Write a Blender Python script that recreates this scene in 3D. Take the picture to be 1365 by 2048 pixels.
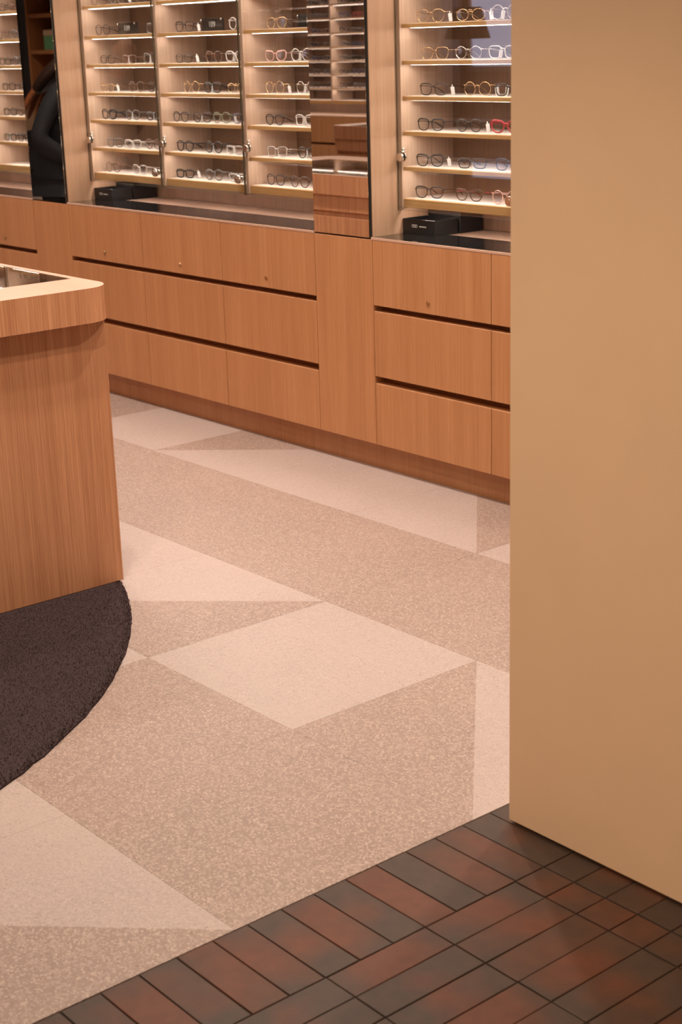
import bpy, bmesh, math, random
from mathutils import Matrix, Vector, noise
random.seed(7)
for o in list(bpy.data.objects): bpy.data.objects.remove(o)
scn = bpy.context.scene
COL = scn.collection

# ------------------------------------------------------------------ camera
# X runs along the display wall, Y into it, Z up; the camera stands at the shop entrance
YAW, PITCH, ROLL, FPX, EYE = -0.8826139, 0.29667262, 0.03095984, 3108.08, 1.65
def cam_axes():
    f = Vector((math.sin(YAW)*math.cos(PITCH), math.cos(YAW)*math.cos(PITCH), -math.sin(PITCH)))
    r = Vector((math.cos(YAW), -math.sin(YAW), 0)); d = f.cross(r)
    r2 = r*math.cos(ROLL) + d*math.sin(ROLL); d2 = -r*math.sin(ROLL) + d*math.cos(ROLL)
    return r2, d2, f
CR, CD, CF = cam_axes()
cd = bpy.data.cameras.new('camera'); cam = bpy.data.objects.new('camera', cd); COL.objects.link(cam)
m = Matrix.Identity(4)
for i in range(3):
    m[i][0] = CR[i]; m[i][1] = -CD[i]; m[i][2] = -CF[i]
m[2][3] = EYE
cam.matrix_world = m
cd.sensor_fit = 'VERTICAL'; cd.sensor_height = 36.0; cd.sensor_width = 24.0
cd.lens = FPX/2048*36.0
cd.clip_start = 0.05; cd.clip_end = 100
cd.dof.use_dof = True; cd.dof.focus_distance = 4.6; cd.dof.aperture_fstop = 6.3
scn.camera = cam

# ------------------------------------------------------------------ world and exposure
w = bpy.data.worlds.new('hall_glow'); scn.world = w; w.use_nodes = True
bg = w.node_tree.nodes['Background']
bg.inputs[0].default_value = (1.0, 0.70, 0.45, 1); bg.inputs[1].default_value = 0.26
scn.view_settings.view_transform = 'Standard'; scn.view_settings.look = 'None'
scn.view_settings.gamma = 1.0; scn.view_settings.use_curve_mapping = False
scn.view_settings.exposure = 0.0

WARM = (1.0, 0.83, 0.69)
CEIL = 3.0
# (x, y, watts, cone degrees[, colour]) of the recessed downlights; fixtures are built further down
DOWNLIGHTS = [(-3.44, 3.05, 118, 130), (-3.60, 2.05, 120, 130), (-2.55, 3.25, 135, 130), (-2.85, 1.10, 140, 125, (1.0, 0.76, 0.56)),
              (-4.75, 3.05, 90, 135), (-5.85, 3.05, 98, 135), (-6.95, 3.05, 98, 135), (-8.10, 3.05, 98, 135),
              (-6.00, 0.90, 110, 125), (-9.10, 1.20, 110, 125), (-11.8, -0.6, 150, 130), (-9.20, -1.0, 130, 130),
              (-14.0, 0.60, 150, 130), (-17.2, -0.8, 130, 130)]
HALL_LIGHTS = [(-1.10, -2.40, 930, 32, (-1.60, 2.2, 0.72)), (1.0, -2.0, 95, 60, (-1.2, 2.2, 1.1))]   # + aim point

# ------------------------------------------------------------------ helpers
def link(o, parent=None):
    COL.objects.link(o)
    if parent is not None: o.parent = parent
    return o
def tag(o, label=None, cat=None, group=None, kind=None):
    if label: o['label'] = label
    if cat: o['category'] = cat
    if group: o['group'] = group
    if kind: o['kind'] = kind
    return o
def empty(name, loc=(0, 0, 0), rz=0, parent=None):
    e = bpy.data.objects.new(name, None); e.location = loc; e.rotation_euler = (0, 0, rz)
    e.empty_display_size = 0.05
    return link(e, parent)
def mobj(name, me, mat=None, parent=None):
    o = bpy.data.objects.new(name, me)
    if mat is not None and len(me.materials) == 0: me.materials.append(mat)
    return link(o, parent)
def from_bm(name, bm, mat, parent=None, smooth=False):
    me = bpy.data.meshes.new(name); bm.normal_update(); bm.to_mesh(me); bm.free()
    if smooth:
        for p in me.polygons: p.use_smooth = True
    return mobj(name, me, mat, parent)
def bm_box(bm, x0, x1, y0, y1, z0, z1, bev=0.0, seg=1):
    t = bmesh.new()
    bmesh.ops.create_cube(t, size=1.0)
    for v in t.verts:
        v.co = Vector(((x0+x1)/2 + v.co.x*(x1-x0), (y0+y1)/2 + v.co.y*(y1-y0), (z0+z1)/2 + v.co.z*(z1-z0)))
    if bev > 0:
        bmesh.ops.bevel(t, geom=t.edges[:], offset=bev, segments=seg, profile=0.6, affect='EDGES')
    merge(bm, t)
def merge(bm, t):
    vm = {}
    for v in t.verts: vm[v] = bm.verts.new(v.co)
    for f in t.faces:
        nf = bm.faces.new([vm[v] for v in f.verts]); nf.material_index = f.material_index; nf.smooth = f.smooth
    t.free()
def box(name, x0, x1, y0, y1, z0, z1, mat, parent=None, bev=0.0, seg=1):
    bm = bmesh.new(); bm_box(bm, x0, x1, y0, y1, z0, z1, bev, seg)
    return from_bm(name, bm, mat, parent)
def prism(name, pts, z0, z1, mat, parent=None, bev=0.0):
    bm = bmesh.new()
    a = sum(pts[i][0]*pts[(i+1) % len(pts)][1] - pts[(i+1) % len(pts)][0]*pts[i][1] for i in range(len(pts)))
    if a < 0: pts = pts[::-1]
    b = [bm.verts.new((p[0], p[1], z0)) for p in pts]; t = [bm.verts.new((p[0], p[1], z1)) for p in pts]
    n = len(pts)
    bm.faces.new(b[::-1]); top = bm.faces.new(t)
    for i in range(n): bm.faces.new((b[i], b[(i+1) % n], t[(i+1) % n], t[i]))
    if bev > 0: bmesh.ops.bevel(bm, geom=list(top.edges), offset=bev, segments=2, affect='EDGES')
    return from_bm(name, bm, mat, parent)
def bm_tube(bm, path, rad, sides=8, closed=False, ry=None, cap=True):
    """path of Vectors; rad a number or a list; ry flattens the section"""
    n = len(path); rings = []
    for i, p in enumerate(path):
        if closed: a, b = path[(i-1) % n], path[(i+1) % n]
        else: a, b = path[max(i-1, 0)], path[min(i+1, n-1)]
        t = (b-a).normalized()
        up = Vector((0, 1, 0)) if abs(t.y) < 0.9 else Vector((0, 0, 1))
        u = t.cross(up).normalized(); v = t.cross(u).normalized()
        r = rad[i] if isinstance(rad, (list, tuple)) else rad
        r2 = r if ry is None else ry
        rings.append([bm.verts.new(p + u*r*math.cos(2*math.pi*k/sides) + v*r2*math.sin(2*math.pi*k/sides)) for k in range(sides)])
    for i in range(n if closed else n-1):
        A, B = rings[i], rings[(i+1) % n]
        for k in range(sides):
            bm.faces.new((A[k], A[(k+1) % sides], B[(k+1) % sides], B[k])).smooth = True
    if cap and not closed:
        bm.faces.new(rings[0][::-1]); bm.faces.new(rings[-1])
    return rings
def bm_cyl(bm, c, axis, r, h, sides=20, r2=None):
    axis = Vector(axis).normalized(); c = Vector(c)
    u = axis.orthogonal().normalized(); v = axis.cross(u)
    r2 = r if r2 is None else r2
    A = [bm.verts.new(c + (u*math.cos(2*math.pi*k/sides)+v*math.sin(2*math.pi*k/sides))*r) for k in range(sides)]
    B = [bm.verts.new(c + axis*h + (u*math.cos(2*math.pi*k/sides)+v*math.sin(2*math.pi*k/sides))*r2) for k in range(sides)]
    for k in range(sides): bm.faces.new((A[k], A[(k+1) % sides], B[(k+1) % sides], B[k])).smooth = True
    bm.faces.new(A[::-1]); bm.faces.new(B)
def copy_tree(o, parent=None):
    c = o.copy(); link(c)
    c.parent = parent
    for ch in o.children: copy_tree(ch, c)
    return c

# ------------------------------------------------------------------ materials
MATS = {}
def srgb(r, g, b):
    f = lambda c: (c/255/12.92) if c/255 <= 0.04045 else ((c/255+0.055)/1.055)**2.4
    return (f(r), f(g), f(b), 1)
def new_mat(name):
    mt = bpy.data.materials.new(name); mt.use_nodes = True
    MATS[name] = mt
    return mt, mt.node_tree.nodes, mt.node_tree.links, mt.node_tree.nodes['Principled BSDF']
def ramp(nd, stops):
    r = nd.new('ShaderNodeValToRGB')
    e = r.color_ramp.elements
    while len(e) > 1: e.remove(e[-1])
    e[0].position, e[0].color = stops[0]
    for p, c in stops[1:]:
        x = e.new(p); x.color = c
    return r
def plain(name, col, rough=0.5, metal=0.0, spec=0.5, bump=0.0, bscale=200, var=0.06):
    mt, nd, lk, b = new_mat(name)
    tc = nd.new('ShaderNodeTexCoord'); nz = nd.new('ShaderNodeTexNoise'); nz.inputs['Scale'].default_value = bscale
    lk.new(tc.outputs['Object'], nz.inputs['Vector'])
    c1 = tuple(c*(1-var) for c in col[:3])+(1,); c2 = tuple(min(1, c*(1+var)) for c in col[:3])+(1,)
    r = ramp(nd, [(0.3, c1), (0.7, c2)]); lk.new(nz.outputs['Fac'], r.inputs['Fac']); lk.new(r.outputs['Color'], b.inputs['Base Color'])
    b.inputs['Roughness'].default_value = rough; b.inputs['Metallic'].default_value = metal
    b.inputs['Specular IOR Level'].default_value = spec
    if bump > 0:
        bp = nd.new('ShaderNodeBump'); bp.inputs['Strength'].default_value = bump; bp.inputs['Distance'].default_value = 0.002
        lk.new(nz.outputs['Fac'], bp.inputs['Height']); lk.new(bp.outputs['Normal'], b.inputs['Normal'])
    return mt
def wood(name, light, dark, axis='Z', fine=260, contrast=1.0, rough=0.42, spec=0.35):
    """straight-grained veneer; the grain runs along `axis`"""
    mt, nd, lk, b = new_mat(name)
    tc = nd.new('ShaderNodeTexCoord'); oi = nd.new('ShaderNodeObjectInfo')
    add = nd.new('ShaderNodeVectorMath'); add.operation = 'MULTIPLY_ADD'
    add.inputs[1].default_value = (1, 1, 1)
    sc = nd.new('ShaderNodeVectorMath'); sc.operation = 'SCALE'; sc.inputs[0].default_value = (7.3, 3.1, 5.7)
    lk.new(oi.outputs['Random'], sc.inputs['Scale']); lk.new(tc.outputs['Object'], add.inputs[0]); lk.new(sc.outputs['Vector'], add.inputs[2])
    def grain(across, along, detail):
        mp = nd.new('ShaderNodeMapping')
        s = [across, across, across]; s['XYZ'.index(axis)] = along
        mp.inputs['Scale'].default_value = s
        nz = nd.new('ShaderNodeTexNoise'); nz.inputs['Scale'].default_value = 1.0; nz.inputs['Detail'].default_value = detail
        lk.new(add.outputs['Vector'], mp.inputs['Vector']); lk.new(mp.outputs['Vector'], nz.inputs['Vector'])
        return nz
    g1 = grain(fine, 2.2, 3.0); g2 = grain(fine*0.07, 0.55, 3.0); g3 = grain(fine*2.2, 14.0, 1.0)
    mx = nd.new('ShaderNodeMix'); mx.data_type = 'FLOAT'; mx.inputs['Factor'].default_value = 0.42
    lk.new(g1.outputs['Fac'], mx.inputs['A']); lk.new(g2.outputs['Fac'], mx.inputs['B'])
    mx2 = nd.new('ShaderNodeMix'); mx2.data_type = 'FLOAT'; mx2.inputs['Factor'].default_value = 0.2
    lk.new(mx.outputs['Result'], mx2.inputs['A']); lk.new(g3.outputs['Fac'], mx2.inputs['B'])
    h = 0.14/contrast
    r = ramp(nd, [(0.5-h, dark), (0.5, tuple((a+c)/2 for a, c in zip(light, dark))), (0.5+h, light)])
    lk.new(mx2.outputs['Result'], r.inputs['Fac']); lk.new(r.outputs['Color'], b.inputs['Base Color'])
    b.inputs['Roughness'].default_value = rough; b.inputs['Specular IOR Level'].default_value = spec
    bp = nd.new('ShaderNodeBump'); bp.inputs['Strength'].default_value = 0.08; bp.inputs['Distance'].default_value = 0.001
    lk.new(g1.outputs['Fac'], bp.inputs['Height']); lk.new(bp.outputs['Normal'], b.inputs['Normal'])
    return mt
def thin_glass(name, tint=(0.97, 0.985, 0.975), ior=1.5, gain=1.0):
    mt, nd, lk, b = new_mat(name)
    nd.remove(b); out = nd['Material Output']
    tr = nd.new('ShaderNodeBsdfTransparent'); tr.inputs[0].default_value = (*tint, 1)
    gl = nd.new('ShaderNodeBsdfGlossy'); gl.inputs['Roughness'].default_value = 0.0; gl.inputs['Color'].default_value = (1, 1, 1, 1)
    fr = nd.new('ShaderNodeFresnel'); ge = nd.new('ShaderNodeNewGeometry')   # both faces of a thin pane reflect alike
    io = nd.new('ShaderNodeMix'); io.data_type = 'FLOAT'; io.inputs['A'].default_value = ior; io.inputs['B'].default_value = 1.0/ior
    lk.new(ge.outputs['Backfacing'], io.inputs['Factor']); lk.new(io.outputs['Result'], fr.inputs['IOR'])
    mx = nd.new('ShaderNodeMixShader')
    if gain != 1.0:
        mm = nd.new('ShaderNodeMath'); mm.operation = 'MULTIPLY'; mm.use_clamp = True; mm.inputs[1].default_value = gain
        lk.new(fr.outputs[0], mm.inputs[0]); lk.new(mm.outputs[0], mx.inputs[0])
    else: lk.new(fr.outputs[0], mx.inputs[0])
    lk.new(tr.outputs[0], mx.inputs[1]); lk.new(gl.outputs[0], mx.inputs[2]); lk.new(mx.outputs[0], out.inputs['Surface'])
    return mt
def emit(name, col, s):
    mt, nd, lk, b = new_mat(name)
    b.inputs['Base Color'].default_value = (0.8, 0.8, 0.8, 1)
    b.inputs['Emission Color'].default_value = (*col, 1); b.inputs['Emission Strength'].default_value = s
    return mt
def terrazzo(name, base, chip, dark, amount, scale=150):
    mt, nd, lk, b = new_mat(name)
    tc = nd.new('ShaderNodeTexCoord')
    vo = nd.new('ShaderNodeTexVoronoi'); vo.inputs['Scale'].default_value = scale; vo.inputs['Randomness'].default_value = 1.0
    v2 = nd.new('ShaderNodeTexVoronoi'); v2.inputs['Scale'].default_value = scale*0.47
    nz = nd.new('ShaderNodeTexNoise'); nz.inputs['Scale'].default_value = 3.0; nz.inputs['Detail'].default_value = 5
    for n in (vo, v2, nz): lk.new(tc.outputs['Object'], n.inputs['Vector'])
    sp = nd.new('ShaderNodeSeparateColor'); lk.new(vo.outputs['Color'], sp.inputs[0])
    s2 = nd.new('ShaderNodeSeparateColor'); lk.new(v2.outputs['Color'], s2.inputs[0])
    r1 = ramp(nd, [(0.0, (0, 0, 0, 1)), (1-amount, (0, 0, 0, 1)), (1-amount+0.08, (1, 1, 1, 1))]); lk.new(sp.outputs[0], r1.inputs['Fac'])
    rd = ramp(nd, [(0.0, (1, 1, 1, 1)), (0.10, (0.0, 0.0, 0.0, 1))]); lk.new(sp.outputs[1], rd.inputs['Fac'])
    r2 = ramp(nd, [(0.80, (0, 0, 0, 1)), (0.88, (0.8, 0.8, 0.8, 1))]); lk.new(s2.outputs[0], r2.inputs['Fac'])
    rn = ramp(nd, [(0.3, tuple(c*0.95 for c in base[:3])+(1,)), (0.7, tuple(min(1, c*1.05) for c in base[:3])+(1,))]); lk.new(nz.outputs['Fac'], rn.inputs['Fac'])
    def mix(f, a, c):
        x = nd.new('ShaderNodeMix'); x.data_type = 'RGBA'
        lk.new(f, x.inputs['Factor']); lk.new(a, x.inputs['A']); x.inputs['B'].default_value = c
        return x.outputs['Result']
    o1 = mix(r1.outputs['Color'], rn.outputs['Color'], chip); o2 = mix(rd.outputs['Color'], o1, dark)
    mid = tuple((a*0.5+c*0.5) for a, c in zip(base, chip))
    o3 = mix(r2.outputs['Color'], o2, mid)
    lk.new(o3, b.inputs['Base Color'])
    b.inputs['Roughness'].default_value = 0.42; b.inputs['Specular IOR Level'].default_value = 0.3
    return mt
def brick_mat(name):
    mt, nd, lk, b = new_mat(name)
    tc = nd.new('ShaderNodeTexCoord'); oi = nd.new('ShaderNodeObjectInfo')
    sc = nd.new('ShaderNodeVectorMath'); sc.operation = 'SCALE'; sc.inputs[0].default_value = (13.0, 7.0, 5.0)
    lk.new(oi.outputs['Random'], sc.inputs['Scale'])
    ad = nd.new('ShaderNodeVectorMath'); lk.new(tc.outputs['Object'], ad.inputs[0]); lk.new(sc.outputs['Vector'], ad.inputs[1])
    def nz(s, d):
        n = nd.new('ShaderNodeTexNoise'); n.inputs['Scale'].default_value = s; n.inputs['Detail'].default_value = d
        lk.new(ad.outputs['Vector'], n.inputs['Vector']); return n
    big, fine, mid = nz(8.0, 1.0), nz(420, 3.0), nz(30, 4.0)
    sep = nd.new('ShaderNodeSeparateColor'); lk.new(oi.outputs['Color'], sep.inputs[0])
    # fired patch: stronger towards the middle of a brick, amount per brick
    ln = nd.new('ShaderNodeVectorMath'); ln.operation = 'MULTIPLY'; ln.inputs[1].default_value = (8.5, 10.0, 0)
    lk.new(tc.outputs['Object'], ln.inputs[0])
    le = nd.new('ShaderNodeVectorMath'); le.operation = 'LENGTH'; lk.new(ln.outputs['Vector'], le.inputs[0])
    m1 = nd.new('ShaderNodeMath'); m1.operation = 'MULTIPLY_ADD'; m1.inputs[1].default_value = -0.42
    lk.new(le.outputs['Value'], m1.inputs[0]); lk.new(big.outputs['Fac'], m1.inputs[2])
    m2 = nd.new('ShaderNodeMath'); m2.operation = 'ADD'; lk.new(m1.outputs[0], m2.inputs[0]); lk.new(sep.outputs[0], m2.inputs[1])
    rp = ramp(nd, [(0.36, (0, 0, 0, 1)), (0.86, (1, 1, 1, 1))]); lk.new(m2.outputs[0], rp.inputs['Fac'])
    grey = ramp(nd, [(0.2, srgb(61, 47, 39)), (0.8, srgb(73, 57, 46))]); lk.new(mid.outputs['Fac'], grey.inputs['Fac'])
    ora = ramp(nd, [(0.2, srgb(86, 48, 31)), (0.8, srgb(104, 60, 38))]); lk.new(mid.outputs['Fac'], ora.inputs['Fac'])
    mx = nd.new('ShaderNodeMix'); mx.data_type = 'RGBA'
    lk.new(rp.outputs['Color'], mx.inputs['Factor']); lk.new(grey.outputs['Color'], mx.inputs['A']); lk.new(ora.outputs['Color'], mx.inputs['B'])
    lk.new(mx.outputs['Result'], b.inputs['Base Color'])
    b.inputs['Roughness'].default_value = 0.55; b.inputs['Specular IOR Level'].default_value = 0.35
    bp = nd.new('ShaderNodeBump'); bp.inputs['Strength'].default_value = 0.25; bp.inputs['Distance'].default_value = 0.001
    lk.new(fine.outputs['Fac'], bp.inputs['Height']); lk.new(bp.outputs['Normal'], b.inputs['Normal'])
    return mt

V1, V2 = srgb(200, 147, 103), srgb(177, 123, 81)
M_WOOD = wood('oak_veneer', V1, V2)
M_WOODH = wood('oak_veneer_horizontal', V1, V2, axis='X')
M_ISLAND = wood('island_oak_veneer', srgb(214, 158, 118), srgb(174, 117, 82), contrast=1.2, fine=420)
M_EDGE = wood('pale_oak_edge', srgb(206, 172, 152), srgb(196, 160, 138), axis='X')
M_INNER = wood('case_lining', srgb(192, 166, 146), srgb(170, 142, 122), fine=160)
M_BACK = wood('case_back', srgb(142, 112, 92), srgb(118, 90, 72), fine=160)
M_NOSE = wood('shelf_nosing', srgb(196, 156, 104), srgb(176, 134, 84), axis='X')
M_SHELF = plain('shelf_top', srgb(228, 214, 204), 0.5)
M_PILLAR_LIT = wood('pillar_veneer_lit', srgb(192, 158, 130), srgb(174, 138, 109))  # same oak, paled so the strong light on the side is in its colour
M_TOE_SHADED = wood('toe_kick_veneer_shaded', srgb(186, 136, 96), srgb(166, 116, 78))  # drawer veneer darkened a little, shade below the fronts painted in
M_GROOVE_SHADE = wood('carcass_groove_shade', srgb(142, 96, 64), srgb(124, 80, 52))  # carcass darkened to paint the shade inside the drawer grooves
M_GLASS = thin_glass('clear_glass')
M_TOPGLASS = thin_glass('counter_glass', (0.93, 0.95, 0.94))
M_LENS = thin_glass('lens', (0.96, 0.96, 0.97), gain=1.2)
M_LENSV = thin_glass('violet_tinted_lens', (0.86, 0.86, 0.95), gain=2.0)
M_GEDGE = plain('glass_edge', srgb(84, 74, 58), 0.2)
M_MIRROR = plain('mirror_silver', (0.74, 0.73, 0.70), 0.0, 1.0, var=0.0)
M_BLACKGLASS = plain('black_glass', (0.014, 0.013, 0.013), 0.03, 0.0, 1.0, var=0.0)
M_CHROME = plain('chrome', (0.75, 0.72, 0.68), 0.14, 1.0)
M_BRASS = plain('brass_lock', (0.62, 0.45, 0.26), 0.25, 1.0)
M_BLACK = plain('black_card', (0.010, 0.010, 0.011), 0.45)
M_PAPER = plain('white_paper', (0.75, 0.73, 0.72), 0.6)
M_PRINT = plain('pale_print', (0.62, 0.60, 0.56), 0.5)
M_LED = emit('light_strip', (1.0, 0.89, 0.82), 46.0)
M_LAMP = emit('downlight_lens', (1.0, 0.80, 0.62), 12.0)
M_TERL = terrazzo('terrazzo_cream', srgb(177, 162, 157), srgb(189, 174, 167), srgb(160, 143, 136), 0.30, 260)
M_TERD = terrazzo('terrazzo_taupe', srgb(154, 135, 126), srgb(184, 165, 155), srgb(137, 117, 107), 0.28, 260)
M_GROUT = plain('grout', srgb(158, 136, 124), 0.8)
M_BRICK = brick_mat('fired_brick')
M_SAND = plain('dark_joint', srgb(48, 36, 29), 0.9, bump=0.5, bscale=300)
M_RUG = plain('dark_rug', srgb(66, 54, 56), 0.95, spec=0.1, bump=0.6, bscale=240, var=0.25)
M_PILE = plain('rug_pile', srgb(82, 66, 67), 0.95, spec=0.05, bscale=60, var=0.25)
M_PIER = plain('pier_paint', srgb(214, 184, 154), 0.5, spec=0.25, bscale=8, var=0.015)
M_WHITE = plain('ceiling_paint', srgb(225, 215, 205), 0.8)
M_WALL = plain('shop_wall', srgb(200, 170, 145), 0.7)
M_FELT = plain('dark_felt', srgb(74, 62, 66), 0.9)
M_DARK = plain('shadow_gap', srgb(30, 24, 20), 0.8)
M_GREEN = plain('green_carton', srgb(96, 148, 104), 0.6)
M_CREAM = plain('cream_carton_band', srgb(190, 160, 130), 0.6)
M_DOORWOOD = wood('bookcase_wood', srgb(176, 120, 76), srgb(150, 98, 60))
M_DARKBACK = plain('dark_back_panel', srgb(52, 38, 28), 0.7)
M_ACRYL = thin_glass('acrylic', (0.95, 0.95, 0.95), gain=1.5)

# ------------------------------------------------------------------ setting: floor
tile = 0.648
XG = [-2.19 - 0.0 - tile*i for i in range(0, 28)]            # tile lines along the wall
YG = [1.503 + 0.646*j for j in range(-6, 6)]                   # tile lines across
XG = [-2.192, -2.832] + [-3.486 - 0.6455*i for i in range(0, 25)]
floor = tag(box('floor', XG[-1], -2.192, YG[0], 4.4, -0.06, -0.0045, M_GROUT), kind='structure')
L, D = 'L', 'D'
# pattern read tile by tile: (column, row) -> ('L'|'D') or (diagonal, first, second)
PAT = {}
R = {-2: 0, -1: 1, 0: 2, 1: 3, 2: 4, 3: 5}
def row(y): return int(round((y-YG[0])/0.646))
r_a, r_b, r_c, r_d, r_e = row(0.857), row(1.503), row(2.149), row(2.795), row(3.441)
for c in range(26): PAT[(c, r_d)] = D                           # taupe band before the cabinets
PAT[(0, r_c)] = ('\\', D, L); PAT[(1, r_c)] = L; PAT[(2, r_c)] = ('/', L, D); PAT[(3, r_c)] = L
PAT[(0, r_b)] = D; PAT[(1, r_b)] = D; PAT[(2, r_b)] = L; PAT[(3, r_b)] = D
PAT[(0, r_a)] = ('/', L, D); PAT[(1, r_a)] = L; PAT[(2, r_a)] = D
PAT[(0, r_e)] = L; PAT[(1, r_e)] = L; PAT[(2, r_e)] = ('\\', L, D); PAT[(3, r_e)] = L; PAT[(4, r_e)] = ('/', D, L); PAT[(5, r_e)] = L; PAT[(6, r_e)] = D
rr = random.Random(3)
for c in range(len(XG)-1):
    for j in range(len(YG)-1):
        x1, x0 = XG[c]-0.0003, XG[c+1]+0.0003
        y0, y1 = YG[j]+0.0003, min(YG[j+1]-0.0003, 4.39)
        if y1 <= y0: continue
        p = PAT.get((c, j))
        if p is None: p = rr.choice([L, L, D, ('/', L, D), ('\\', D, L)])
        mm = {L: M_TERL, D: M_TERD}
        if isinstance(p, str):
            prism('terrazzo_tile', [(x0, y0), (x1, y0), (x1, y1), (x0, y1)], -0.0045, 0.0, mm[p], floor)
        else:
            dg, a, b2 = p; s = (y1-y0)/0.645
            xe = x0 + (x1-x0)*s
            if dg == '/':      # diagonal from low-left to high-right; first = upper left
                up = [(x0, y0), (xe, y1), (x0, y1)]
                lo = [(x0, y0), (x1, y0), (x1, y1), (xe, y1)] if s < 0.99 else [(x0, y0), (x1, y0), (x1, y1)]
                prism('terrazzo_tile', up, -0.0045, 0.0, mm[a], floor); prism('terrazzo_tile', lo, -0.0045, 0.0, mm[b2], floor)
            else:              # diagonal from low-right to high-left; first = lower left
                xt = x1 - (x1-x0)*s
                lo = [(x0, y0), (x1, y0), (xt, y1), (x0, y1)] if s < 0.99 else [(x0, y0), (x1, y0), (x0, y1)]
                up = [(x1, y0), (x1, y1), (xt, y1)]
                prism('terrazzo_tile', lo, -0.0045, 0.0, mm[a], floor); prism('terrazzo_tile', up, -0.0045, 0.0, mm[b2], floor)

# brick pavement of the hall, laid against the terrazzo
pave = tag(box('pavement', -2.192, 4.0, -5.0, 6.0, -0.06, -0.0035, M_SAND), kind='structure')
def brick_mesh(lx, ly, seed):
    bm = bmesh.new(); r = random.Random(seed)
    j = lambda s: r.uniform(-s, s)
    bm_box(bm, -lx/2+0.0012, lx/2-0.0012, -ly/2+0.0012, ly/2-0.0012, -0.02, 0.0, 0.0014, 2)
    for v in bm.verts:
        v.co.x += j(0.0004); v.co.y += j(0.0004)
        if v.co.z > -0.002: v.co.z += j(0.0002)
    me = bpy.data.meshes.new('brick'); bm.to_mesh(me); bm.free(); me.materials.append(M_BRICK); return me
BM_X = [brick_mesh(0.2415, 0.0828, s) for s in range(4)]
BM_Y = [brick_mesh(0.0822, 0.2475, s+10) for s in range(4)]
FIRED_ROW = {2.075: .30, 1.993: .36, 1.911: .02, 1.828: .62, 1.744: .08, 1.661: .46, 1.580: .34, 1.499: .44, 1.4145: .48, 1.329: .20, 1.244: .52, 1.16: .05}
FIRED_COL = {(0, 1.906): .40, (0, 1.658): .50, (0, 1.41): .04, (1, 1.906): .40, (1, 1.658): .10, (1, 1.41): .16, (2, 1.906): .42, (2, 1.658): .30,
             (3, 1.906): .34, (3, 1.658): .58, (4, 1.906): .16, (5, 1.906): .30, (5, 1.658): .2, (1, 2.07): .3, (2, 2.07): .2}
rb = random.Random(11)
def lay(meshes, x, y, amt):
    o = bpy.data.objects.new('brick', rb.choice(meshes)); o.location = (x, y, rb.uniform(-0.0008, 0.0004))
    o.rotation_euler = (0, 0, rb.uniform(-0.004, 0.004)); o.color = (amt, 0, 0, 1); link(o, pave)
y = 2.117 + 0.0828/2 + 0.0835*2
while y > 0.5:
    amt = min(FIRED_ROW.items(), key=lambda k: abs(k[0]-y)); lay(BM_X, -2.0705, y, amt[1] if abs(amt[0]-y) < 0.03 else rb.uniform(0, .45)); y -= 0.0835
BM_S = [brick_mesh(0.0822, 0.083, 31)]
for c in range(14):
    x = -1.949 + 0.0411 + 0.0822*c
    for k in range(-3, 4):
        yc = 1.782 + 0.2485*(k+0.5)
        if k == 1 and c < 5:
            lay(BM_S, x, 2.0305+0.043, FIRED_COL.get((c, 2.07), rb.uniform(0, .4)))
            lay([BM_Y[0]], x, 2.0305+0.043*2+0.125, rb.uniform(0, .4)); continue
        a = [v for (cc, yy), v in FIRED_COL.items() if cc == c and abs(yy-yc) < 0.03]
        lay(BM_Y, x, yc, a[0] if a else rb.uniform(0.0, .42))

# walls, pier, ceilings
tag(box('wall_back', -20.0, -2.1, 4.34, 4.5, 0, CEIL, M_WALL), kind='structure')
tag(box('wall_left', -20.15, -20.0, -3.2, 4.5, 0, CEIL, M_WALL), kind='structure')
tag(box('wall_front', -20.0, -2.1, -2.80, -2.66, 0, CEIL, M_WALL), kind='structure')
tag(box('ceiling', -20.1, 4.0, -5.0, 6.0, CEIL, CEIL+0.1, M_WHITE), kind='structure')
tag(box('wall_right', -2.131, -0.30, 2.198, 2.50, 0.007, CEIL, M_PIER, bev=0.003), kind='structure')
tag(box('trim_1', -2.10, -0.33, 2.23, 2.47, 0.0, 0.007, M_DARK), kind='structure')

# ------------------------------------------------------------------ rug
RC, RR = (-4.803, 0.631), 1.942
bm = bmesh.new(); NA = 260
ring_r = [0.0, 0.5, 0.8, 0.93, 0.985, 1.0]
prev = None; ctr = bm.verts.new((RC[0], RC[1], 0.008))
for q in ring_r[1:]:
    cur = []
    for k in range(NA):
        a = 2*math.pi*k/NA; jr = (random.uniform(-0.003, 0.003) if q == 1.0 else 0)
        cur.append(bm.verts.new((RC[0]+(RR*q+jr)*math.cos(a), RC[1]+(RR*q+jr)*math.sin(a), 0.008 if q < 1 else 0.005)))
    for k in range(NA):
        if prev is None: bm.faces.new((ctr, cur[k], cur[(k+1) % NA]))
        else: bm.faces.new((prev[k], cur[k], cur[(k+1) % NA], prev[(k+1) % NA]))
    prev = cur
low = [bm.verts.new((v.co.x, v.co.y, 0.0002)) for v in prev]
for k in range(NA): bm.faces.new((prev[k], low[k], low[(k+1) % NA], prev[(k+1) % NA]))
rug = tag(from_bm('rug', bm, M_RUG), 'round dark plum-brown rug under the wooden island counter', 'rug')
vs, fs = [], []
rp_ = random.Random(5)
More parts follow.
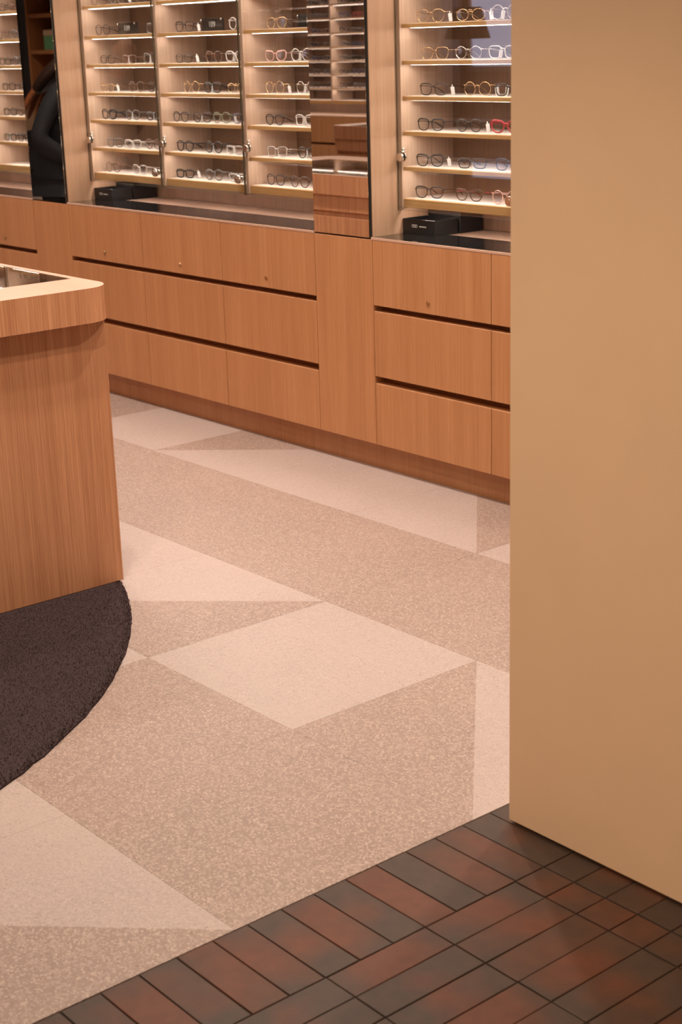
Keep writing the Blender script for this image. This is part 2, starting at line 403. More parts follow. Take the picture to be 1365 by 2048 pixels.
while len(fs) < 70000:
    x = rp_.uniform(-4.3, -2.85); y = rp_.uniform(0.9, 2.55)
    dd = math.hypot(x-RC[0], y-RC[1])
    if dd > RR+0.001 or (x < -4.068 and y < 2.456): continue
    h = 0.009*rp_.uniform(0.5, 1.0); a = rp_.uniform(0, 6.283); wd = 0.0016
    lx, ly = rp_.uniform(-.005, .005), rp_.uniform(-.005, .005)
    n = len(vs)
    z0 = 0.0045
    vs += [(x-wd*math.cos(a), y-wd*math.sin(a), z0), (x+wd*math.cos(a), y+wd*math.sin(a), z0), (x+lx, y+ly, z0+h)]
    fs.append((n, n+1, n+2))
me = bpy.data.meshes.new('pile'); me.from_pydata(vs, [], fs)
tag(mobj('pile', me, M_PILE, rug), kind='stuff')

# ------------------------------------------------------------------ cabinets along the display wall
F = 3.88          # face of the drawers and mirrors
G = 4.018         # plane of the glass doors
BK = 4.30         # back of the cases
TOP = 0.917
SHELF_Z = [1.054, 1.173, 1.303, 1.431, 1.559, 1.690, 1.826, 1.955, 2.085]
CASE_TOP = 2.22

def lock_small(parent, x, y, z, s=1.0):
    bm = bmesh.new(); bm_cyl(bm, (x, y, z), (0, -1, 0), 0.0095*s, 0.003, 20, 0.0088*s); bm_cyl(bm, (x, y-0.003, z), (0, -1, 0), 0.006*s, 0.0016, 16)
    o = from_bm('key_lock', bm, M_BRASS, parent); 
    b2 = bmesh.new(); bm_box(b2, x-0.0009, x+0.0009, y-0.0049, y-0.0045, z-0.004, z+0.004)
    merge_into(o, b2)
    o['label'] = 'small round brass key lock'
    return o
def merge_into(o, b2):
    bm = bmesh.new(); bm.from_mesh(o.data); merge(bm, b2); bm.to_mesh(o.data); bm.free()
def drawer_cabinet(x0, x1, label, root_rot=0, root=None, lock_x=None):
    """one column of three drawers; built in its own frame: x along the wall, y=0 at the drawer face"""
    wd = x1-x0
    t = empty('drawer_cabinet', (x0, F, 0) if root is None else root, root_rot)
    tag(t, label, 'cabinet', 'drawer cabinets')
    g = 0.0016
    box('body', 0.001, wd-0.001, 0.048, 0.42, 0.112, TOP-0.006, M_GROOVE_SHADE, t)
    box('toe_kick', 0.0, wd, 0.05, 0.07, 0.0, 0.112, M_TOE_SHADED, t)
    for z0, z1, lk in ((0.112, 0.3575, 0), (0.386, 0.640, 0), (0.6625, TOP-0.006, 1)):
        dr = box('drawer', g, wd-g, 0.0, 0.047, z0, z1, M_WOOD, t, 0.0012)
        if lk: lock_small(dr, wd*0.492 if lock_x is None else lock_x, 0.0, 0.7025)
    return t
UN = {-6.732: ('far left of the long run, right of the dark mirror', -6.424),}
cols = [(-8.367, -7.724, 'wooden drawer cabinet furthest left behind the island counter', None),
        (-7.724, -7.081, 'wooden drawer cabinet left of the panel under the dark mirror', -7.403),
        (-6.734, -6.094, 'wooden drawer cabinet just right of the dark mirror, partly behind the island', -6.424),
        (-6.094, -5.473, 'wooden drawer cabinet in the middle of the three-drawer run', -5.793),
        (-5.473, -4.832, 'wooden drawer cabinet left of the plain panel under the wide mirror', -5.159),
        (-4.484, -3.851, 'wooden drawer cabinet right of the plain panel under the wide mirror', -4.176),
        (-3.851, -3.215, 'wooden drawer cabinet cut off by the beige pier', None),
        (-3.215, -2.58, 'wooden drawer cabinet wholly behind the beige pier', None)]
for x0, x1, lb, lx in cols: drawer_cabinet(x0, x1, lb, lock_x=None if lx is None else lx-x0)
for x0, x1, lb in [(-7.081, -6.734, 'plain wooden cabinet panel below the dark mirror'), (-4.832, -4.484, 'plain full-height wooden cabinet panel below the wide mirror')]:
    t = tag(empty('cabinet_panel', (x0, F, 0)), lb, 'panel', 'plain panels between drawer cabinets'); wd = x1-x0
    box('body', 0.001, wd-0.001, 0.019, 0.42, 0.112, TOP-0.006, M_WOOD, t)
    box('face_panel', 0.0012, wd-0.0012, 0.0, 0.018, 0.112, TOP-0.006, M_WOOD, t, 0.001)
    box('toe_kick', 0, wd, 0.05, 0.07, 0, 0.112, M_TOE_SHADED, t)
# ledge over the drawers, one run between two mirror pillars
for x0, x1, lb in [(-8.367, -7.081, 'worktop ledge with black glass strip left of the dark mirror'),
                   (-6.742, -4.832, 'long worktop ledge with black glass strip between the two mirrors'),
                   (-4.489, -2.58, 'worktop ledge with black glass strip right of the wide mirror')]:
    t = tag(empty('worktop', (x0, F, TOP-0.006)), lb, 'worktop', 'ledges above the drawers'); wd = x1-x0
    box('board', 0, wd, 0.003, 0.42, 0.0005, 0.0085, M_SHELF if False else M_INNER, t)
    box('front_edge', 0, wd, -0.001, 0.003, 0.0, 0.0095, M_EDGE, t, 0.0008)
    n = max(1, round(wd/0.636))
    for k in range(n):
        box('glass_strip', k*wd/n+0.002, (k+1)*wd/n-0.002, 0.004, 0.226, 0.0086, 0.0100, M_BLACKGLASS, t)

# mirror pillars
for x0, x1, lb in [(-7.081, -6.742, 'tall dark mirror reflecting a person in black'), (-4.832, -4.489, 'tall wide mirror panel reflecting the opposite display shelves')]:
    t = tag(empty('mirror_pillar', (x0, F, TOP)), lb, 'mirror', 'mirror pillars'); wd = x1-x0
    box('pillar_core', 0.0005, wd-0.0165, 0.012, BK-F, 0.002, 2.05, M_WOOD, t)
    sp = box('side_panel', wd-0.016, wd, 0.010, BK-F, 0.0, 2.05, M_PILLAR_LIT, t)
    box('mirror_glass', 0.002, wd-0.010, 0.0, 0.006, 0.001, 2.05, M_MIRROR, t)
    box('mirror_backing', 0.001, wd-0.004, 0.0062, 0.0115, 0.001, 2.05, M_DARK, t)

# ------------------------------------------------------------------ display cases
pane_cache = {}
def glass_pane(name, x0, x1, y0, y1, z0, z1, parent, gm=None):
    bm = bmesh.new(); bm_box(bm, x0, x1, y0, y1, z0, z1)
    bm.normal_update()
    for f in bm.faces: f.material_index = 0 if abs(f.normal.y) > 0.5 else 1
    o = from_bm(name, bm, None, parent); o.data.materials.append(gm or M_GLASS); o.data.materials.append(M_GEDGE)
    return o
def hinge(parent, x, z):
    bm = bmesh.new()
    bm_cyl(bm, (x+0.026, -0.001, z), (0, -1, 0), 0.017, 0.009, 22, 0.015); bm_cyl(bm, (x+0.026, 0.0075, z), (0, 1, 0), 0.017, 0.005, 22)
    bm_box(bm, x+0.002, x+0.03, 0.0125, 0.022, z-0.009, z+0.009, 0.0015)
    bm_box(bm, x+0.001, x+0.005, 0.012, 0.085, z-0.013, z+0.013, 0.001)
    bm_cyl(bm, (x+0.016, 0.018, z+0.004), (0, 0, 1), 0.0055, 0.022, 14); bm_cyl(bm, (x+0.016, 0.018, z+0.026), (0, 0, 1), 0.008, 0.006, 14)
    return from_bm('hinge', bm, M_CHROME, parent)
def cam_lock(parent, x, z):
    bm = bmesh.new()
    bm_cyl(bm, (x, -0.001, z), (0, -1, 0), 0.0185, 0.014, 24, 0.0172); bm_cyl(bm, (x, -0.013, z), (0, -1, 0), 0.011, 0.004, 20, 0.009)
    bm_cyl(bm, (x, 0.0075, z), (0, 1, 0), 0.0125, 0.008, 20); bm_box(bm, x-0.004, x+0.03, 0.013, 0.0155, z-0.006, z+0.006)
    return from_bm('lock', bm, M_CHROME, parent)
def display_case(x0, x1, label, base=None, rz=0, door=True, right_panel=True):
    """glazed case; own frame: x along the wall, y=0 at the glass, z from the floor"""
    wd = x1-x0
    t = empty('display_case', (x0, G, 0) if base is None else base, rz)
    tag(t, label, 'display case', 'glazed display cases')
    dp = BK-G
    box('back_panel', 0, wd, dp, dp+0.015, TOP+0.004, CASE_TOP, M_BACK, t)
    if right_panel: box('division_panel', -0.0, 0.018, 0.010, dp-0.001, 1.02, CASE_TOP, M_INNER, t, 0.0008)
    a, b = (0.0185, wd-0.0005)
    for i, z in enumerate(SHELF_Z):
        th = 0.016 if i else 0.033
        s = box('shelf', a, b, 0.030, dp-0.0005, z-0.014, z, M_SHELF, t)
        box('nosing', a, b, 0.018, 0.0298, z-th, z-0.0015, M_NOSE, s, 0.001)
        zb = z-th if i else z-0.016
        box('light_strip', a+0.020, b-0.015, 0.036, 0.044, zb+0.0003, z-0.0142, M_LED, s)
        if i: box('light_channel', a+0.016, b-0.010, 0.0485, 0.0505, zb-0.0021, z-0.0142, M_SHELF, s)
    box('top_board', 0, wd, 0.012, dp, CASE_TOP, CASE_TOP+0.02, M_WOOD, t)
    box('fascia', 0, wd, -0.002, 0.011, CASE_TOP+0.021, CEIL-0.002, M_WOOD, t)
    if door:
        d = glass_pane('glass_door', 0.003, wd-0.003, 0.0, 0.006, 1.012, CASE_TOP-0.004, t)
        hinge(d, 0.0, 1.209); hinge(d, 0.0, 2.05); cam_lock(d, wd-0.036, 1.078)
    return t
CASES = [('A', -8.354, -7.717, 'glazed display case furthest left'), ('L', -7.717, -7.081, 'glazed display case left of the dark mirror'),
         ('1', -6.742, -6.111, 'glazed display case just right of the dark mirror'),
         ('2', -6.111, -5.468, 'glazed display case in the middle of the three between the mirrors'),
         ('3', -5.468, -4.832, 'glazed display case just left of the wide mirror'),
         ('R', -4.489, -3.851, 'glazed display case right of the wide mirror, beside the beige pier'),
         ('S', -3.851, -3.215, 'glazed display case hidden behind the beige pier')]
CX = {}
for k, x0, x1, lb in CASES:
    display_case(x0, x1, lb); CX[k] = (x0, x1)

# opposite display wall, seen in the mirrors
OY = -2.29
OPP = []
for i in range(5):
    xr = -10.93 - 0.62*i       # right end in its own frame faces the other way
    OPP.append((xr-0.62, xr))
ordn = ['first', 'second', 'third', 'fourth', 'fifth']
for i, (a, b) in enumerate(OPP):
    display_case(0, b-a, f'{ordn[i]} glazed case of the opposite display wall seen in the wide mirror', base=(b, OY, 0), rz=math.pi, door=False)
    drawer_cabinet(0, b-a, f'{ordn[i]} drawer cabinet of the opposite wall seen in the wide mirror', math.pi, (b, OY+0.14, 0))
t = tag(empty('worktop', (-10.93, OY+0.14, TOP-0.006), math.pi), 'ledge of the opposite display wall seen in the wide mirror', 'worktop', 'ledges above the drawers')
box('board', 0, 3.1, 0.003, 0.42, 0.0005, 0.0085, M_INNER, t); box('front_edge', 0, 3.1, -0.001, 0.003, 0, 0.0095, M_EDGE, t)

# ------------------------------------------------------------------ island counters
def rounded_rect(x0, x1, y0, y1, r, n=10):
    pts = []
    for cx, cy, a0 in ((x1-r, y1-r, 0), (x0+r, y1-r, 90), (x0+r, y0+r, 180), (x1-r, y0+r, 270)):
        for k in range(n+1):
            a = math.radians(a0+90*k/n); pts.append((cx+r*math.cos(a), cy+r*math.sin(a)))
    return pts
def island(x1, y1, length, width, label, z0=0.0086, panels=5):
    """origin at the near corner foot; the counter runs to -x and -y"""
    t = tag(empty('display_counter', (x1, y1, z0)), label, 'counter', 'island counters')
    H = 0.957-z0; ox, oy = 0.05, 0.02
    zb = 0.853-z0
    bm = bmesh.new()
    bm_box(bm, -length, -0.022, -width, -0.0225, 0, zb-0.0005, 0.0)
    bm_box(bm, -0.0218, 0.0, -width, 0.0, 0, zb-0.0005, 0.0015)
    from_bm('body', bm, M_ISLAND, t)
    # drawers on the aisle side
    pw = length/panels
    for k in range(panels):
        for za, zc in ((0.002, 0.40), (0.402, 0.728), (0.757, zb-0.001)):
            box('drawer', -(k+1)*pw+0.0012, -k*pw-0.0012 if k else -0.0225, -0.0222, 0.0, za, zc, M_ISLAND, t, 0.001)
    # top rim with rounded corners around the glass
    outer = rounded_rect(-length-ox, ox, -width-oy, oy, 0.10)
    ix0, ix1, iy0, iy1 = -length+0.17, -0.172, -width+0.17, -0.006
    bm = bmesh.new(); n = len(outer)
    inner = []
    # ring: outer loop and a rectangular hole, bridged corner by corner
    hole = [(ix1, iy1), (ix0, iy1), (ix0, iy0), (ix1, iy0)]
    q = n//4
    for zt in (zb, H): pass
    ot = [bm.verts.new((*p, H)) for p in outer]; ob = [bm.verts.new((*p, zb)) for p in outer]
    ht = [bm.verts.new((*p, H)) for p in hole]; hb = [bm.verts.new((*p, zb)) for p in hole]
    for c in range(4):
        for k in range(q-1):
            i = c*q+k
            bm.faces.new((ot[i], ot[i+1], ht[c])); bm.faces.new((ob[i+1], ob[i], hb[c]))
        i = c*q+q-1; j = (i+1) % n; c2 = (c+1) % 4
        bm.faces.new((ot[i], ot[j], ht[c2], ht[c])); bm.faces.new((ob[j], ob[i], hb[c], hb[c2]))
        bm.faces.new((ht[c], ht[c2], hb[c2], hb[c]))
    for i in range(n):
        pass
    st = [bm.verts.new(v.co) for v in ot]; sb_ = [bm.verts.new(v.co) for v in ob]     # sides shade apart from the flat top
    for i in range(n):
        f = bm.faces.new((sb_[i], sb_[(i+1) % n], st[(i+1) % n], st[i])); f.smooth = True
    bm.normal_update()
    for f in bm.faces:
        c = f.calc_center_median()
        if abs(f.normal.z) > 0.5:
            if (f.normal.z > 0) != (c.z > (zb+H)/2): f.normal_flip()
    bm.normal_update()
    for f in bm.faces: f.material_index = 1 if f.normal.z > 0.9 else 0
    rim = from_bm('top_rim', bm, None, t); rim.data.materials.append(M_ISLAND); rim.data.materials.append(M_EDGE)
    g = box('glass_top', ix0+0.001, ix1-0.001, iy0+0.001, iy1-0.001, H-0.009, H-0.001, M_TOPGLASS, t)
    tr = box('display_tray', ix0+0.002, ix1-0.002, iy0+0.002, iy1-0.002, zb+0.0005, zb+0.012, M_FELT, t)
    return t
island(-4.079, 2.445, 3.4, 0.86, 'wooden island counter with glass top standing on the dark rug')
island(-8.0, -0.60, 2.1, 0.85, 'second wooden island counter further back, seen only in the wide mirror', z0=0.0, panels=3)

# ------------------------------------------------------------------ eyeglasses
def lens_outline(style, side, n=30):
    """closed outline of one rim, x outward from the nose for side=+1"""
    S = {'rect': (0.0255, 0.0175, 3.6, 0.10, 0.000), 'square': (0.0255, 0.0205, 3.2, 0.12, 0.001), 'wayfarer': (0.0262, 0.0205, 2.9, 0.17, 0.002),
         'round': (0.0245, 0.0235, 2.0, 0.0, 0.0), 'panto': (0.0250, 0.0220, 2.3, 0.12, 0.0), 'cateye': (0.0265, 0.0200, 2.5, 0.15, 0.005),
         'oval': (0.0270, 0.0195, 2.1, 0.02, 0.0), 'hex': (0.0255, 0.0210, 2.0, 0.06, 0.0), 'browline': (0.0255, 0.0205, 2.5, 0.16, 0.001)}
    a, b, e, tp, sw = S[style]
    pts = []
    for k in range(n):
        th = 2*math.pi*k/n
        if style == 'hex':
            th0 = math.radians(30); sec = (th-th0) % (math.pi/3)-math.pi/6
            r = math.cos(math.pi/6)/math.cos(sec)*0.55+0.5
            x, z = r*math.cos(th)*a, r*math.sin(th)*b
        else:
            c, s = math.cos(th), math.sin(th)
            x = a*math.copysign(abs(c)**(2/e), c); z = b*math.copysign(abs(s)**(2/e), s)
        x *= 1+tp*z/b
        z += sw*max(0, x/a)*(1 if z > 0 else 0.3)
        pts.append(Vector((side*(x+a+0.0085), 0, z+b+0.002)))
    return pts, a, b
def wrap(p): return Vector((p.x, p.y+0.9*p.x*p.x, p.z))
PROTO = {}
def proto(style, thick):
    key = (style, thick)
    if key in PROTO: return PROTO[key]
    rt, rd = {'metal': (0.0011, 0.0012), 'slim': (0.0020, 0.0020), 'bold': (0.0029, 0.0026)}[thick]
    fr = bmesh.new(); lens = []
    bm_pad = bmesh.new()
    for sd in (1, -1):
        pts, a, b = lens_outline(style, sd)
        P = [wrap(p) for p in pts]
        rad = [rt*(1.55 if (style in ('browline', 'cateye', 'wayfarer') and p.z > b*1.25) else 1.0) for p in P]
        bm_tube(fr, P, rad, 6, True, rd)
        lb = bmesh.new(); lv = [lb.verts.new(p) for p in P]; c = lb.verts.new(wrap(Vector((sd*(a+0.0085), 0, b+0.002)))+Vector((0, -0.0012, 0)))
        for k in range(len(lv)): lb.faces.new((lv[k], lv[(k+1) % len(lv)], c)).smooth = True
        me = bpy.data.meshes.new('lens'); lb.to_mesh(me); lb.free(); me.materials.append(M_LENS); lens.append(me)
        zc = b+0.002
        # nose pads
        if thick == 'metal':
            bm_tube(bm_pad, [Vector((sd*0.0085, 0.001, zc+0.002)), Vector((sd*0.0075, 0.006, zc-0.001)), Vector((sd*0.0065, 0.007, zc-0.004))], 0.0006, 5)
            bm_cyl(bm_pad, (sd*0.0062, 0.0068, zc-0.006), (sd*0.8, 0.6, 0), 0.0042, 0.0012, 10)
        # end piece towards the temple
        hx = 2*a+0.0085; hz = zc+b*0.55
        bm_tube(fr, [wrap(Vector((sd*(hx*0.985), 0, hz))), wrap(Vector((sd*(hx+0.004), 0.0005, hz))), wrap(Vector((sd*(hx+0.0055), 0.006, hz)))], rt*1.25, 6)
    zb_ = b+0.002+b*0.45
    br = [Vector((x, 0.9*x*x-0.0006, zb_+0.0022*(1-(x/0.0095)**2))) for x in (-0.0095, -0.005, 0, 0.005, 0.0095)]
    bm_tube(fr, br, rt*(1.25 if thick != 'metal' else 1.1), 6)
    if thick == 'metal' and style in ('oval', 'browline'):
        bm_tube(fr, [p+Vector((0, 0, 0.006)) for p in br], rt, 6)
    mf = bpy.data.meshes.new('front_frame'); fr.to_mesh(mf); fr.free(); mf.materials.append(M_BLACK)
    mp = None
    if len(bm_pad.verts):
        mp = bpy.data.meshes.new('nose_pads'); bm_pad.to_mesh(mp); mp.materials.append(M_ACRYL)
    bm_pad.free()
    tm = []
    for sd in (1, -1):
        bm = bmesh.new(); hx = 2*a+0.0085+0.0055; hz = b*1.55+0.002
        y0 = 0.9*hx*hx+0.006
        pth = [Vector((sd*hx, y0, hz)), Vector((sd*(hx+0.001), y0+0.03, hz-0.001)), Vector((sd*hx, y0+0.07, hz-0.006)), Vector((sd*(hx-0.003), y0+0.098, hz-0.011)),
               Vector((sd*(hx-0.006), y0+0.118, hz-0.022)), Vector((sd*(hx-0.009), y0+0.132, 0.0022))]
        tr = {'metal': 0.0009, 'slim': 0.0017, 'bold': 0.0026}[thick]
        bm_tube(bm, pth, [tr*1.2, tr, tr, tr*1.1, tr*1.3, tr*1.1], 6)
        me = bpy.data.meshes.new('temple'); bm.to_mesh(me); bm.free(); me.materials.append(M_BLACK); tm.append(me)
    PROTO[key] = (mf, lens, tm, mp, 2*a+0.014, b)
    return PROTO[key]
tb = bmesh.new(); bm_box(tb, -0.007, 0.007, -0.0006, 0.0006, 0.0, 0.028, 0.0004); bm_box(tb, -0.002, 0.002, -0.0005, 0.0005, 0.028, 0.036)
TAG = bpy.data.meshes.new('price_tag'); tb.to_mesh(TAG); tb.free(); TAG.materials.append(M_PAPER)
FCOL = {}
def fmat(c):
    if c in FCOL: return FCOL[c]
    tbl = {'black': ((0.008, 0.008, 0.009), 0.25, 0), 'dark brown': ((0.035, 0.016, 0.010), 0.25, 0), 'brown': ((0.12, 0.055, 0.032), 0.25, 0),
           'grey': ((0.10, 0.09, 0.085), 0.25, 0), 'gold': ((0.80, 0.56, 0.30), 0.2, 1), 'silver': ((0.78, 0.74, 0.70), 0.2, 1),
           'red': ((0.26, 0.018, 0.022), 0.25, 0), 'pink': ((0.50, 0.29, 0.25), 0.2, 0), 'crystal': ((0.46, 0.41, 0.38), 0.12, 0), 'navy': ((0.02, 0.025, 0.06), 0.25, 0), 'green': ((0.16, 0.17, 0.11), 0.25, 0)}
    col, ro, me = tbl[c]
    FCOL[c] = plain('frame_'+c.replace(' ', '_'), col, ro, me)
    return FCOL[c]
STYLE_WORD = {'rect': 'rectangular', 'square': 'square', 'wayfarer': 'wide-topped', 'round': 'round', 'panto': 'rounded', 'cateye': 'cat-eye', 'oval': 'oval', 'hex': 'angular', 'browline': 'browline'}
def glasses(style, thick, colour, loc, rz, label, group, tagged=0, lens=None, temple_col=None, parent=None):
    mf, ls, tm, mp, hw, b = proto(style, thick)
    loc = (loc[0], loc[1], loc[2]-0.0006+{'metal': 0.0003, 'slim': 0.0006, 'bold': 0.0016}[thick])   # rims just touch the shelf
    t = tag(empty('eyeglasses', loc, rz), label, 'eyeglasses', group)
    def put(name, me, mat):
        o = bpy.data.objects.new(name, me); link(o, t)
        if mat is not None:
            o.material_slots[0].link = 'OBJECT'; o.material_slots[0].material = mat
        return o
    put('front_frame', mf, fmat(colour))
    for l in ls: put('lens', l, lens)
    for q in tm: put('temple', q, fmat(temple_col or colour))
    if mp: put('nose_pads', mp, None)
    if tagged:
        o = put('price_tag', TAG, None)
        if tagged == 1: o.location = (hw+0.012, 0.022, 0.0022); o.rotation_euler = (0.1, -0.12, 0.5)
        else: o.location = (-0.02, 0.012, 0.0022); o.rotation_euler = (0.12, 0.2, 0.2)
        o['label'] = 'white paper price tag'
    return t
def ray_to_y(px, py, Y):
    d = CR*((px-682.5)/FPX) + CD*((py-1024)/FPX) + CF
    s = Y/d.y
    return Vector((d.x*s, Y, EYE+d.z*s))
BAYTXT = {'A': 'furthest left case', 'L': 'case left of dark mirror', '1': 'case right of dark mirror', '2': 'middle case', '3': 'case left of wide mirror', 'R': 'case beside the pier', 'S': 'case behind the pier'}
SHTXT = ['bottom shelf', 'second shelf up', 'third shelf up', 'fourth shelf up', 'fifth shelf up', 'sixth shelf up', 'seventh shelf up', 'eighth shelf up']
# shelf contents: centre of the front in photo pixels, style, thickness, colour, tag, lens
STOCK = {
 ('1', 6): [(182, 'rect', 'slim', 'brown', 0), (222, 'panto', 'slim', 'grey', 1), (270, 'square', 'slim', 'dark brown', 0)],
 ('1', 5): [(201, 'panto', 'slim', 'dark brown', 0), (306, 'square', 'slim', 'grey', 0)],
 ('1', 4): [(217, 'rect', 'slim', 'dark brown', 0), (256, 'rect', 'slim', 'brown', 2), (298, 'square', 'slim', 'grey', 2)],
 ('1', 3): [(214, 'rect', 'metal', 'gold', 1), (268, 'panto', 'slim', 'brown', 0), (308, 'square', 'slim', 'dark brown', 2)],
 ('1', 2): [(220, 'wayfarer', 'bold', 'black', 0), (264, 'panto', 'slim', 'grey', 2), (304, 'rect', 'bold', 'black', 2)],
 ('1', 1): [(231, 'square', 'slim', 'grey', 0), (267, 'rect', 'bold', 'crystal', 2), (306, 'panto', 'slim', 'brown', 0)],
 ('1', 0): [(226, 'panto', 'slim', 'brown', 0), (280, 'square', 'slim', 'crystal', 0, 'v')],
 ('2', 6): [(352, 'rect', 'slim', 'black', 0), (405, 'rect', 'slim', 'dark brown', 0), (450, 'panto', 'slim', 'grey', 0)],
 ('2', 5): [(366, 'wayfarer', 'slim', 'dark brown', 1), (474, 'round', 'bold', 'crystal', 0)],
 ('2', 4): [(369, 'rect', 'slim', 'dark brown', 1), (424, 'panto', 'slim', 'brown', 0), (466, 'square', 'bold', 'crystal', 2)],
 ('2', 3): [(382, 'round', 'metal', 'gold', 0), (424, 'square', 'bold', 'black', 2), (468, 'oval', 'metal', 'gold', 1)],
 ('2', 2): [(369, 'browline', 'slim', 'black', 0), (406, 'browline', 'slim', 'dark brown', 2), (436, 'panto', 'slim', 'green', 1), (478, 'square', 'slim', 'navy', 0)],
 ('2', 1): [(371, 'panto', 'bold', 'black', 0), (426, 'round', 'bold', 'black', 2), (470, 'rect', 'slim', 'crystal', 2)],
 ('2', 0): [(370, 'rect', 'bold', 'black', 1), (428, 'panto', 'bold', 'grey', 0), (474, 'rect', 'slim', 'crystal', 2)],
 ('3', 6): [(540, 'rect', 'slim', 'brown', 0), (600, 'rect', 'slim', 'grey', 0)],
 ('3', 5): [(550, 'browline', 'metal', 'gold', 0, None, 'black')],
 ('3', 4): [(547, 'cateye', 'slim', 'pink', 0), (602, 'round', 'slim', 'crystal', 2)],
 ('3', 3): [(545, 'round', 'metal', 'gold', 1), (608, 'round', 'metal', 'silver', 2)],
 ('3', 2): [(549, 'browline', 'slim', 'black', 0), (606, 'square', 'bold', 'crystal', 2)],
 ('3', 1): [(556, 'square', 'slim', 'crystal', 0), (612, 'panto', 'slim', 'black', 2)],
 ('3', 0): [(548, 'wayfarer', 'slim', 'black', 0), (600, 'panto', 'slim', 'dark brown', 0)],
 ('R', 6): [(860, 'panto', 'metal', 'gold', 0), (930, 'oval', 'metal', 'silver', 0)],
 ('R', 5): [(857, 'panto', 'metal', 'gold', 1), (938, 'oval', 'metal', 'gold', 1), (1012, 'round', 'metal', 'silver', 2)],
 ('R', 4): [(868, 'square', 'metal', 'gold', 0), (939, 'hex', 'metal', 'silver', 0), (1003, 'square', 'slim', 'crystal', 2)],
 ('R', 3): [(863, 'square', 'slim', 'dark brown', 1), (955, 'round', 'metal', 'gold', 1), (1014, 'square', 'slim', 'black', 2)],
 ('R', 2): [(860, 'wayfarer', 'slim', 'black', 0), (935, 'panto', 'slim', 'black', 1), (1010, 'cateye', 'bold', 'red', 0)],
 ('R', 1): [(862, 'wayfarer', 'slim', 'black', 1), (942, 'rect', 'slim', 'black', 0), (1017, 'square', 'slim', 'navy', 0)],
 ('R', 0): [(858, 'wayfarer', 'slim', 'black', 0), (934, 'cateye', 'slim', 'dark brown', 0, None, 'red'), (1012, 'round', 'slim', 'pink', 0, 'v')],
 ('L', 6): [(-2, 'rect', 'slim', 'dark brown', 0), (20, 'rect', 'slim', 'brown', 0)],
 ('L', 5): [(-20, 'panto', 'slim', 'brown', 0), (20, 'square', 'slim', 'grey', 0)],
 ('L', 4): [(-10, 'rect', 'slim', 'black', 0), (30, 'square', 'slim', 'grey', 0)],
 ('L', 3): [(17, 'rect', 'slim', 'dark brown', 0), (48, 'rect', 'slim', 'black', 2)],
 ('L', 2): [(-12, 'rect', 'slim', 'black', 0), (34, 'panto', 'slim', 'brown', 0)],
 ('L', 1): [(-22, 'rect', 'slim', 'black', 2), (14, 'square', 'slim', 'black', 0), (40, 'panto', 'slim', 'dark brown', 0)],
}
POS = {1: ['only pair'], 2: ['left one', 'right one'], 3: ['leftmost', 'middle one', 'rightmost'], 4: ['leftmost', 'second', 'third', 'rightmost']}
rg = random.Random(21)
for (bay, s), items in STOCK.items():
    z = SHELF_Z[s]; yy = G+0.062; xs = []
    for it in items:
        py = 200.0
        for _ in range(6):
            p = ray_to_y(it[0], py, yy); py += (p.z-(z+0.02))*480      # sight line; the pair stands on its shelf
        xs.append(p.x)
    lo_, hi_ = CX[bay][0]+0.098, CX[bay][1]-0.078
    for _ in range(60):                                                 # neighbours do not touch
        xs = [min(max(x, lo_), hi_) for x in xs]
        for k in range(len(xs)-1):
            d = 0.151-(xs[k+1]-xs[k])
            if d > 0: xs[k] -= d/2; xs[k+1] += d/2
    for i, it in enumerate(items):
        px, st, th, colr, tg = it[:5]; ln = it[5] if len(it) > 5 else None; tc_ = it[6] if len(it) > 6 else None
        x = xs[i]
        lb = f'{colr} {STYLE_WORD[st]} eyeglasses, {POS[len(items)][i]} on {SHTXT[s]}, {BAYTXT[bay]}'
        glasses(st, th, colr, (x, yy+rg.uniform(-0.006, 0.012), z+0.0006), rg.uniform(-0.05, 0.10) + (0.12 if bay == 'R' else 0.0), lb,
                'eyeglasses on the display shelves', tg, M_LENSV if ln == 'v' else None, tc_)
# the case behind the pier
for s in range(6):
    for i in range(3):
        st = rg.choice(['rect', 'square', 'panto', 'wayfarer']); c = rg.choice(['black', 'dark brown', 'grey'])
        glasses(st, 'slim', c, (-3.851+0.13+0.2*i, G+0.062, SHELF_Z[s]+0.0006), rg.uniform(-.05, .1), f'{c} {STYLE_WORD[st]} eyeglasses, {POS[3][i]} on {SHTXT[s]}, {BAYTXT["S"]}', 'eyeglasses on the display shelves')
# opposite wall stock, only a blur in the mirror
for ci, (a, b) in enumerate(OPP[:4]):
    for s in range(1, 8):
        for i in range(3):
            st = rg.choice(['rect', 'square', 'panto', 'wayfarer']); c = rg.choice(['black', 'dark brown', 'navy', 'grey', 'red'])
            glasses(st, 'bold', c, (a+0.12+0.19*i+rg.uniform(-.015, .015), OY-0.07, SHELF_Z[s]+0.0006), math.pi+rg.uniform(-.1, .1),
                    f'{c} {STYLE_WORD[st]} eyeglasses, {POS[3][i]} on {SHTXT[s]}, {ordn[ci]} opposite case, mirrored', 'eyeglasses seen in the wide mirror', 1 if rg.random() < .3 else 0)

